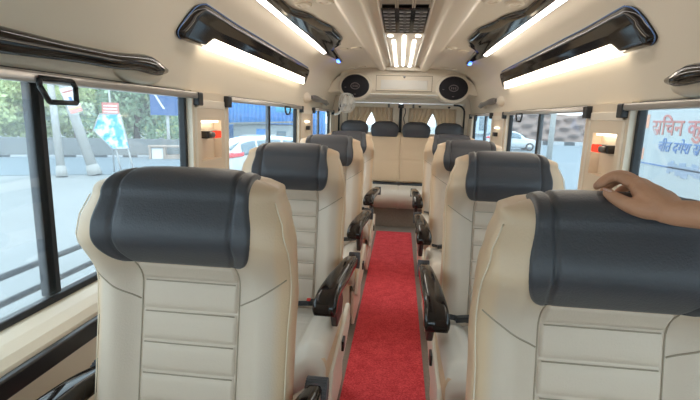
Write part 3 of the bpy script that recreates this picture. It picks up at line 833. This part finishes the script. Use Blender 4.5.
# ------------------------------------------------------------------ the person's hand and arm
def person():
    b = MB()
    def ellipsoid(c, ax, ay, az, n=14):
        c = Vector(c); R = []
        for i in range(1, n):
            a = PI*i/n; R.append([c+Vector(az)*math.cos(a)+(Vector(ax)*math.cos(t)+Vector(ay)*math.sin(t))*math.sin(a) for t in [2*PI*k/16 for k in range(16)]])
        b.rings(R)
    def limb(pts, rad):
        P = rr_path(pts, 8*(len(pts)-1)); rr = []
        for i in range(len(P)):
            t = i/(len(P)-1)*(len(rad)-1); k = min(int(t), len(rad)-2); rr.append(rad[k]+(rad[k+1]-rad[k])*(t-k))
        # hemispherical ends
        d0 = (P[0]-P[1]).normalized(); d1 = (P[-1]-P[-2]).normalized()
        pre = [P[0]+d0*rr[0]*f for f in (.95, .75, .4)]; post = [P[-1]+d1*rr[-1]*f for f in (.4, .75, .95)]
        b.tube(pre+P+post, [rr[0]*f for f in (.3, .66, .92)]+rr+[rr[-1]*f for f in (.92, .66, .3)], 14)
    wrist = Vector((.426, .712, 1.143))
    K = [Vector(q) for q in ((.402, .776, 1.173), (.415, .792, 1.172), (.429, .806, 1.166), (.443, .817, 1.157))]
    for kk, r in zip(K, (.0140, .0145, .0140, .0125)):
        m_ = (wrist+kk)/2+Vector(((kk.x-.43)*.45, 0, .004))
        limb([wrist+Vector(((kk.x-.432)*.35, .004, 0)), m_, kk], [.0180, .0175, r])
    limb([(.400, .745, 1.149), (.418, .760, 1.154), (.432, .775, 1.152)], [.013, .017, .014])
    limb([K[0], (.386, .806, 1.184), (.369, .810, 1.180), (.357, .806, 1.170)], [.0125, .0102, .0092, .0074])
    for kk in K: ellipsoid(kk+Vector((-.002, -.002, .0065)), (.008, 0, 0), (0, .008, 0), (0, 0, .0085))
    limb([K[1], (.400, .828, 1.184), (.385, .848, 1.176), (.372, .856, 1.160)], [.0126, .0106, .0094, .0074])
    limb([K[2], (.414, .845, 1.178), (.400, .864, 1.166), (.392, .872, 1.150)], [.0120, .0100, .0090, .0072])
    limb([K[3], (.434, .852, 1.164), (.422, .872, 1.152), (.415, .880, 1.138)], [.0106, .0088, .0080, .0064])
    limb([(.420, .722, 1.146), (.397, .730, 1.143), (.377, .744, 1.146), (.362, .760, 1.154), (.353, .768, 1.161)], [.0175, .0160, .0128, .0110, .0084])
    P = [wrist, (.458, .698, 1.144), (.530, .655, 1.146), (.610, .590, 1.142), (.665, .510, 1.135), (.690, .455, 1.15), (.700, .37, 1.22), (.69, .27, 1.32)]
    limb(P, [.0200, .0215, .030, .040, .039, .041, .046, .052])
    o = b.build('person', M['skin'])
    r = o.modifiers.new('Remesh', 'REMESH'); r.mode = 'VOXEL'; r.voxel_size = .0028; r.use_smooth_shade = True
    s_ = o.modifiers.new('Smooth', 'SMOOTH'); s_.factor = .5; s_.iterations = 5
    tag(o, 'person whose bare forearm and hand rest on the front right seat headrest', 'person')
    # nails
    mb = MB(); mb.obox((.3500, .7640, 1.1660), (.0045, .001, -.001), (-.0015, .0055, .0005), (0, .0004, .0014)); mb.build('thumbnail', M['nail'], o, bevel=.001)
    # sleeve
    mb = MB(); P = rr_path([(.700, .42, 1.175), (.702, .35, 1.235), (.69, .26, 1.33), (.66, .20, 1.38)], 12)
    mb.tube(P, [.060-.0*i+.012*i/12 for i in range(13)], 20); mb.build('sleeve', M['shirt'], o)
person()

# ------------------------------------------------------------------ outside
G = -.9
MB().box(-120, 120, -60, 150, G-.3, G).build('ground', M['pave'], smooth=False)['kind'] = 'structure'
# road on the left follows the long grey wall
A = Vector((-26, 14.0, 0)); B = Vector((-7.2, 22.4, 0)); d = (B-A).normalized(); nn = Vector((-d.y, d.x, 0))
def lp_(t, off, z=0): p = A+d*t+nn*off; return (p.x, p.y, z)
o = MB().prism([lp_(-25, -.3, G+.005), lp_(32, -.3, G+.005), lp_(32, -6.6, G+.005), lp_(-25, -6.6, G+.005)], (0, 0, .01)).build('road', M['asphalt'], smooth=False); o['kind'] = 'structure'
w = empty('boundary_wall', lp_(10, 0, G)); w['kind'] = 'x'; del w['kind']
tag(w, 'long low grey concrete boundary wall across the road beyond the left windows', 'wall')
inv = Matrix.Translation(-Vector(lp_(10, 0, G)))
b = MB().prism([inv@Vector(lp_(-25, 0, G)), inv@Vector(lp_(20.5, 0, G)), inv@Vector(lp_(20.5, .3, G)), inv@Vector(lp_(-25, .3, G))], (0, 0, .85)); b.build('wall_panel', M['concrete'], w, smooth=False)
mb = MB()
for k in range(14):
    mb.prism([inv@Vector(lp_(-25+3.4*k, -.05, G)), inv@Vector(lp_(-24.75+3.4*k, -.05, G)), inv@Vector(lp_(-24.75+3.4*k, .35, G)), inv@Vector(lp_(-25+3.4*k, .35, G))], (0, 0, .90))
mb.build('wall_pier', M['concrete'], w, smooth=False)
def kerb(p0, p1, n, label, w_=.25, h=.16):
    p0 = Vector(p0); p1 = Vector(p1); dd = (p1-p0)/n; s_ = Vector((-dd.y, dd.x, 0)).normalized()*w_
    t = empty('painted_kerb', p0); tag(t, label, 'kerb')
    for c in (0, 1):
        mb = MB()
        for k in range(c, n, 2):
            a = dd*k; e = dd*(k+1); mb.prism([a, e, e+s_, a+s_], (0, 0, h))
        mb.build('kerb_blocks', M['kerbwhite' if c else 'kerbdark'], t, smooth=False)
kerb(lp_(-25, -.4, G), lp_(32, -.4, G), 90, 'black and white painted kerb at the foot of the grey wall beyond the left windows', .2, .10)
# trees
def leaf_mesh(seed, R_, H, n, size):
    rnd = random.Random(seed); V = []; F = []
    blobs = [(rnd.uniform(-R_*.6, R_*.6), rnd.uniform(-R_*.6, R_*.6), rnd.uniform(H*.25, H*.85), rnd.uniform(R_*.35, R_*.6)) for _ in range(13)]
    for i in range(n):
        bx, by, bz, br = blobs[i % 13]
        v = Vector((rnd.gauss(0, 1), rnd.gauss(0, 1), rnd.gauss(0, 1))).normalized()*br*rnd.uniform(.55, 1.05)
        c = Vector((bx, by, bz))+v
        a = Vector((rnd.uniform(-1, 1), rnd.uniform(-1, 1), rnd.uniform(-1, 1))).normalized(); e = a.orthogonal().normalized()
        s_ = size*rnd.uniform(.6, 1.3); k = len(V)
        V += [c-a*s_, c+e*s_*.45, c+a*s_, c-e*s_*.45]; F.append((k, k+1, k+2, k+3))
    return V, F
TREES = [(-27, 17.5, 'l'), (-24.0, 19.2, 'l'), (-20.5, 20.5, 'l'), (-17.3, 22.5, 'l'), (-14.6, 23.6, 'd'), (-13.6, 25.6, 'l'), (-22, 25, 'd'), (-18.5, 27.5, 'l'), (-29, 14, 'l')]
TL = ['pale green roadside tree behind the grey wall, seen just left of the thick window post', 'pale green roadside tree behind the grey wall, beyond the thick window post', 'pale green roadside tree behind the two leaning poles',
      'pale green roadside tree behind the blue and white pointed sign', 'dark green roadside tree behind the grey wall, right of the pointed sign', 'pale green tree behind the wall towards the right of the nearest left window',
      'dark green tree standing in the back row behind the leaning poles', 'pale green tree standing in the back row behind the pointed sign', 'pale green tree at the far left edge of the left window']
cache = {}
for i, (x, y, k) in enumerate(TREES):
    t = empty('roadside_tree', (x, y, G), i*1.3); tag(t, TL[i], 'tree', 'trees behind the grey wall')
    if k not in cache:
        V, F = leaf_mesh(3 if k == 'l' else 5, 2.5, 4.9, 6500, .17)
        fo = mesh('foliage', V, F, M['leaf' if k == 'l' else 'leafd'], t, smooth=False)
        mb = MB(); mb.tube([(0, 0, 0), (.05, 0, .8), (-.05, .05, 1.8), (0, 0, 3.2)], [.2, .16, .13, .07], 10)
        for q in range(5):
            a = q*1.3; mb.tube([(0, 0, 1.2+.2*q), (.5*math.cos(a), .5*math.sin(a), 1.8+.2*q), (1.2*math.cos(a), 1.2*math.sin(a), 2.6+.3*q)], [.07, .05, .02], 8)
        tr = mb.build('trunk', M['bark'], t); cache[k] = (fo, tr)
    else:
        for c in cache[k]: q = c.copy(); C.objects.link(q); q.parent = t
    sc_ = 1.0+.12*math.sin(i*2.1); t.scale = (sc_, sc_, sc_)
# leaning poles
def pole(p0, p1, r, label, group=None):
    d_ = Vector(p1)-Vector(p0); t = empty('street_pole', p0); tag(t, label, 'pole', group)
    MB().cyl((0, 0, 0), d_, r, r*.72).build('shaft', M['pole'], t)
    MB().cyl((0, 0, -.0), d_.normalized()*.35, r*1.35, r*1.15).build('footing', M['pole'], t)
    return t
pole((-10.75, 13.1, G), (-11.65, 14.0, 3.2), .125, 'whitish leaning pole seen just right of the thick window post')
pole((-10.1, 13.8, G), (-11.65, 14.0, 3.6), .17, 'thicker whitish leaning pole carrying a small poster, left of the pointed sign')
# poster on the thicker pole
t = empty('pole_poster', (-10.50, 13.66, 1.15)); tag(t, 'small white and red poster fixed high on the thicker leaning pole', 'poster'); t.rotation_euler = (0, math.radians(-19), math.radians(33))
MB().box(-.16, .20, -.015, .015, 0, .82).build('poster_sheet', M['posterwhite'], t, smooth=False)
MB().box(-.16, .20, -.020, -.014, .0, .13).build('red_band', M['posterred'], t, smooth=False)
MB().box(-.16, .20, -.020, -.014, .13, .18).build('yellow_band', M['posteryellow'], t, smooth=False)
MB().box(-.03, .06, -.020, -.014, .30, .52).build('blue_mark', M['bluepaint'], t, smooth=False)
MB().box(-.13, .17, -.020, -.014, .66, .72).build('blue_mark', M['redpaint'], t, smooth=False)
# hexagonal sign
t = empty('pointed_road_sign', (-9.75, 14.3, G)); tag(t, 'blue and white pointed sign board tilting on two posts across the left pavement', 'sign'); t.rotation_euler = (0, 0, math.radians(32))
pts = [(-.62, .86, 1.52), (-.30, .86, 2.10), (.30, .86, 2.08), (.62, .86, .98), (-.06, .86, .98-.02)]
pts = [(-.55, 0, 1.50), (-.33, 0, 2.02), (.28, 0, 2.04), (.52, 0, .88), (-.02, 0, .86)]
MB().prism(pts, (0, .05, 0)).build('board', M['hexsign'], t, smooth=False)
mb = MB()
for i in range(5): mb.tube([pts[i], pts[(i+1) % 5]], .02, 6)
mb.build('board_edge', M['metalpost'], t)
for x0, x1 in ((.02, .22), (.38, .62)): MB().cyl((x0, .08, 1.3), (x1, .08, 0), .03).build('post', M['metalpost'], t)
t = empty('notice_board', (-9.9, 14.6, G)); tag(t, 'small reddish notice board on a thin post above the pointed sign', 'sign'); t.rotation_euler = (0, 0, math.radians(32))
MB().box(-.30, .22, 0, .04, 1.92, 2.42).build('board', M['posterred'], t, smooth=False)
mb = MB()
for k in range(4): mb.box(-.25, .17, -.006, 0, 1.99+.1*k, 2.03+.1*k)
mb.build('printed_lines', M['posterwhite'], t, smooth=False)
MB().cyl((-.05, .07, 0), (-.05, .07, 3.4), .03).build('post', M['metalpost'], t)
# brown kiosk by the wall
t = empty('wayside_bench_shelter', lp_(16.2, -.9, G)); tag(t, 'low brown and cream wooden booth in front of the grey wall', 'booth'); t.rotation_euler = (0, 0, math.atan2(d.y, d.x))
MB().box(-.75, .75, -.3, .3, .55, .62).build('roof', M['brownbox'], t, smooth=False)
MB().box(-.72, -.62, -.28, .28, 0, .55).build('side_panel', M['brownbox'], t, smooth=False); MB().box(-.1, 0, -.28, .28, 0, .55).build('side_panel', M['brownbox'], t, smooth=False)
MB().box(-.6, -.12, -.22, .2, 0, .5).build('crate', M['posterwhite'], t, smooth=False); MB().box(.0, .72, -.25, .2, 0, .2).build('step', M['brownbox'], t, smooth=False)
# blue billboard above the trees
t = empty('billboard', (-11.3, 20.5, G)); tag(t, 'dark blue billboard with a slanted pale stripe above the grey wall and trees', 'billboard'); t.rotation_euler = (0, 0, math.radians(30))
MB().box(-.55, 1.0, 0, .12, 2.0, 3.4).build('board', mat('billboard_blue', (.03, .10, .28), .6), t, smooth=False)
MB().prism([(-.4, -.01, 3.0), (-.3, -.01, 3.0), (.1, -.01, 2.3), (.0, -.01, 2.3)], (0, .008, 0)).build('stripe', M['posterwhite'], t, smooth=False)
MB().cyl((.2, .18, 0), (.2, .18, 2.6), .07).build('post', M['metalpost'], t)
# safety rails outside the nearest left window
for s in (-1, 1):
    t = empty('window_guard', (s*.965, .95, .8)); tag(t, 'pair of thin black guard bars outside the nearest %s window' % ('left' if s < 0 else 'right'), 'guard rail', 'guard bars outside the windows')
    for z in (-.018, .050): MB().cyl((0, -.95, z), (0, .87, z), .0085).build('bar', M['rubber'], t)
    mb = MB()
    for y in (-.95, .87): mb.cyl((0, y, -.03), (0, y, .06), .010); mb.cyl((0, y, .016), (-s*.035, y, .016), .008)
    mb.build('bracket', M['rubber'], t)

# cars
def car(name, loc, rz, label):
    t = empty(name, loc, rz); tag(t, label, 'car')
    # stations along y (tail at 0, nose at 4.1): bottom, belt, top, half widths
    ST = [(0.0, .42, .62, .70, .74, .70), (.06, .30, .86, .98, .80, .74), (.16, .26, .93, 1.08, .83, .72), (.45, .24, .95, 1.38, .85, .64), (.75, .22, .95, 1.47, .86, .62), (1.5, .22, .94, 1.52, .87, .62), (2.2, .22, .93, 1.48, .87, .62),
          (2.65, .22, .92, 1.28, .87, .64), (3.05, .22, .91, .98, .86, .72), (3.6, .24, .84, .88, .82, .70), (3.95, .30, .70, .76, .74, .62), (4.08, .38, .58, .62, .64, .55)]
    R = []
    for y, zb, zm, zt, wb, wt in ST:
        half = [(wb*.85, zb), (wb*.98, zb+.10), (wb, (zb+zm)/2), (wb*.97, zm), ((wb*.97+wt)/2, (zm+zt)/2), (wt, zt-.04), (wt*.8, zt), (wt*.3, zt+.015)]
        R.append([(x, y, z) for x, z in half]+[(-x, y, z) for x, z in reversed(half)])
    MB().rings(R).build('body', M['carpaint'], t)
    def sh(y):
        for a, b_ in zip(ST, ST[1:]):
            if a[0] <= y <= b_[0]:
                f = (y-a[0])/(b_[0]-a[0]); return [a[k]+(b_[k]-a[k])*f for k in range(6)]
        return ST[-1]
    for s in (-1, 1):
        for (ya, yb_) in ((.42, .88), (.94, 1.72), (1.80, 2.62)):
            def fg(u, v_):
                y = ya+(yb_-ya)*u; q = sh(y); zm, zt, wb, wt = q[2], q[3], q[4]*.97, q[5]
                v2 = .06+.84*v_; 
                xm = (wb+wt)/2; z = zm+(zt-.04-zm)*v2
                x = wb+(xm-wb)*(v2*2) if v2 < .5 else xm+(wt-xm)*(v2*2-1)
                return (s*(x+.008), y, z)
            MB().slab(fg, (s*.004, 0, 0), 8, 4).build('side_window', M['carglass'], t)
    MB().slab(lambda u, v_: ((2*u-1)*.56, .17+.28*v_-.012, 1.10+.26*v_), (0, -.004, 0), 4, 4).build('rear_window', M['carglass'], t)
    MB().slab(lambda u, v_: ((2*u-1)*.58, 3.0-.40*v_+.02, 1.01+.30*v_), (0, .006, .01), 4, 4).build('windscreen', M['carglass'], t)
    for s in (-1, 1):
        MB().slab(lambda u, v_: (s*(.845-.30*u), -.01+.10*(1-u)**2*1.6, .90+.17*v_*(1-.5*u)), (0, -.03, 0), 6, 3).build('tail_lamp', M['taillight'], t)
        MB().slab(lambda u, v_: (s*(.865), -.0+.46*u, .90+.12*v_+.05*u), (-s*.02, 0, 0), 5, 3).build('tail_lamp', M['taillight'], t)
        MB().slab(lambda u, v_: (s*(.45+.24*u), 4.02-.12*u, .62+.10*v_), (0, .03, 0), 4, 2).build('headlamp', M['chrome'], t)
        for y in (.75, 3.3):
            wl = MB().cyl((s*.70, y, .32), (s*.90, y, .32), .32, n=28).build('wheel', M['tyre'], t, bevel=.02)
            MB().cyl((s*.89, y, .32), (s*.905, y, .32), .20, n=20).build('hub', M['alloy'], wl)
    MB().box(-.72, .72, -.05, .10, .36, .60).build('bumper', M['carpaint'], t, bevel=.04)
    MB().tube([(-.55, .9, 1.50), (-.55, 2.1, 1.51)], .015, 6).build('roof_rail', M['metalpost'], t)
    return t
car('parked_car', (-5.45, 13.1, G), math.radians(-50), 'white hatchback with a red tail lamp, parked beyond the second left window')
car('parked_car', (6.9, 37.5, G), math.radians(-90), 'white car nose with one wheel, far off beyond the second right window')
# behind the second left window: blue sheet fence and a low building
t = empty('blue_sheet_fence', (-9.5, 31, G)); tag(t, 'bright blue corrugated sheet fence beyond the second and rearmost left windows', 'fence')
def cf(u, v_): return (-7.2+11.5*u, .04*math.sin(u*260), .2+3.9*v_)
MB().slab(cf, (0, .03, 0), 500, 1).build('sheeting', M['bluesheet'], t)
mb = MB()
for k in range(8): mb.cyl((-7+1.6*k, .12, 0), (-7+1.6*k, .12, 4.0), .05)
mb.build('post', M['metalpost'], t)
t = empty('roadside_building', (-8.6, 27.5, G)); tag(t, 'low grey roadside shed with a flat roof in front of the blue fence', 'building')
MB().box(-1.9, 1.9, 0, 2.5, 0, 1.55).build('walls', M['building'], t, smooth=False)
MB().prism([(-2.2, -.35, 1.5), (2.2, -.35, 1.75), (2.2, -.35, 1.85), (-2.2, -.35, 1.62)], (0, 3, 0)).build('roof', M['concrete'], t, smooth=False)
MB().box(-.4, .4, -.03, 0, .2, 1.3).build('blue_door', M['bluesheet'], t, smooth=False); MB().box(.9, 1.5, -.03, 0, .6, 1.2).build('window', M['carglass'], t, smooth=False)
t = empty('tarpaulin', (-7.2, 29.0, 1.55)); tag(t, 'cyan tarpaulin hanging above the grey shed beyond the second left window', 'tarpaulin')
MB().slab(lambda u, v_: (-1.0+2.2*u, .1*math.sin(u*9), .9*v_-.1), (0, .03, 0), 24, 3).build('sheet', M['cyansheet'], t)
pole((-9.9, 24.0, G), (-9.9, 24.0, 4.5), .22, 'pale upright pole between the blue fence and the white hatchback')

# right: road, kerb, stone embankment
o = MB().prism([(-3, 70, G+.004), (60, 40, G+.004), (60, 9, G+.004), (5.5, 15.0, G+.004), (5.5, 30, G+.004)], (0, 0, .01)).build('road_surface', M['asphalt'], smooth=False); o['kind'] = 'structure'
kerb((10, 46.9, G), (34, 52, G), 21, 'black and white painted kerb below the stone bank beyond the second right window', .5, .38)
t = empty('stone_embankment', (14, 50, G)); tag(t, 'rough brown stone bank across the road beyond the second right window', 'embankment')
rnd = random.Random(4)
def em(u, v_):
    return (-9+30*u, 6*u+1.4*v_+.22*math.sin(u*91+v_*13)+.2*math.sin(u*37-v_*21), 3.35*v_+.15*math.sin(u*23)*v_)
MB().slab(em, (0, 1.2, 0), 150, 20).build('bank', M['stone'], t, smooth=False)
t = empty('street_pole', (6.35, 15.6, G)); tag(t, 'pale upright pole with a torn poster at the right of the second right window', 'pole')
MB().cyl((0, 0, 0), (.05, 0, 4.2), .14, .12).build('shaft', M['pole'], t); MB().cyl((-.005, 0, 1.2), (.01, 0, 2.1), .15, .15).build('poster_wrap', M['posterwhite'], t)
t = empty('street_pole', (7.7, 24, G)); tag(t, 'thin pale pole beside the window post of the second right window', 'pole')
MB().cyl((0, 0, 0), (0, 0, 4.6), .14, .12).build('shaft', M['pole'], t); MB().cyl((0, 0, 0), (0, 0, .3), .2, .18).build('footing', M['pole'], t)
t = empty('distant_building', (6.0, 41, G)); tag(t, 'pale bluish building seen through the rearmost right window', 'building')
MB().box(-2.5, 2.2, 0, 6, 0, 5).build('walls', mat('pale_blue_render', (.45, .55, .62), .8), t, smooth=False)
for k in range(3): MB().box(-1.9+1.4*k, -1.2+1.4*k, -.04, 0, 1.4, 2.6).build('window', M['carglass'], t, smooth=False)
for k in range(2): MB().box(-2.5, 2.2, -.3, 0, 1.0+2.0*k, 1.12+2.0*k).build('ledge', M['concrete'], t, smooth=False)

# painted board with lettering outside the nearest right window
bd = empty('painted_board', (2.6, 3.2, G)); tag(bd, 'large white painted board with faded red and blue lettering outside the nearest right window', 'sign board')
MB().box(0, .10, -3.2, 2.12, 0, 3.0).build('board', M['boardwhite'], bd, smooth=False)
def text(body, y_left, z, size, m, name, shear=0, sx=1.0):
    cu = bpy.data.curves.new('t', 'FONT'); cu.body = body; cu.size = size; cu.extrude = .003; cu.offset = size*.012; cu.shear = shear
    ob = bpy.data.objects.new('t', cu); C.objects.link(ob)
    me = bpy.data.meshes.new_from_object(ob.evaluated_get(bpy.context.evaluated_depsgraph_get()))
    C.objects.unlink(ob); bpy.data.objects.remove(ob)
    me.materials.clear(); me.materials.append(m)
    o = bpy.data.objects.new(name, me); C.objects.link(o); o.parent = bd
    # local text x -> world -y, text y -> world z
    o.matrix_parent_inverse = Matrix.Identity(4)
    o.matrix_local = Matrix(((0, 0, -1, -.004), (-sx, 0, 0, y_left-3.2), (0, 1, 0, z-G), (0, 0, 0, 1)))
    return o
text('\u0938\u093f\u091a\u0928 \u0915\u0941\u092e\u093e\u0930', 4.98, 1.20, .215, M['redpaint'], 'red_lettering', 0, 1.12)
text('\u091a\u0940\u0924 \u0926\u0917\u0947\u0936 \u0938', 4.84, 1.04, .145, M['bluepaint'], 'blue_lettering', .25, 1.0)
mb = MB()
rnd = random.Random(9)
for k in range(16): 
    y = 1.42-.045*k; h = .05+.03*rnd.random(); mb.box(-.006, -.001, y-.05, y, 1.80-h+.02*math.sin(k), 1.84+.02*math.sin(k*1.7))
mb.build('smudged_paint', M['palebluepaint'], bd, smooth=False)
MB().box(-.006, -.001, -3.2, 1.98, 1.808-.02, 1.822-.02).build('blue_line', M['bluepaint'], bd, smooth=False)
MB().box(-.006, -.001, 1.86, 2.10, 2.16, 2.30).build('orange_patch', M['orangepaint'], bd, smooth=False)
MB().box(-.006, -.001, 1.92, 2.10, 1.98, 2.12).build('blue_patch', M['bluepaint'], bd, smooth=False)
MB().box(-.006, -.001, 1.88, 2.08, 1.83, 1.95).build('orange_patch', M['orangepaint'], bd, smooth=False)
mb = MB()
for y in (-2.9, 0, 1.9): mb.box(.1, .18, y, y+.1, 0, 3.0)
mb.build('batten', M['brownbox'], bd, smooth=False)

# ------------------------------------------------------------------ light
w = bpy.data.worlds.new('world'); sc.world = w; w.use_nodes = True
bg = w.node_tree.nodes['Background']; bg.inputs[0].default_value = (.80, .91, 1.0, 1); bg.inputs[1].default_value = 1.6
sc.view_settings.view_transform = 'Standard'; sc.view_settings.look = 'None'; sc.view_settings.gamma = 1
sc.view_settings.exposure = 1.25; sc.view_settings.use_curve_mapping = False
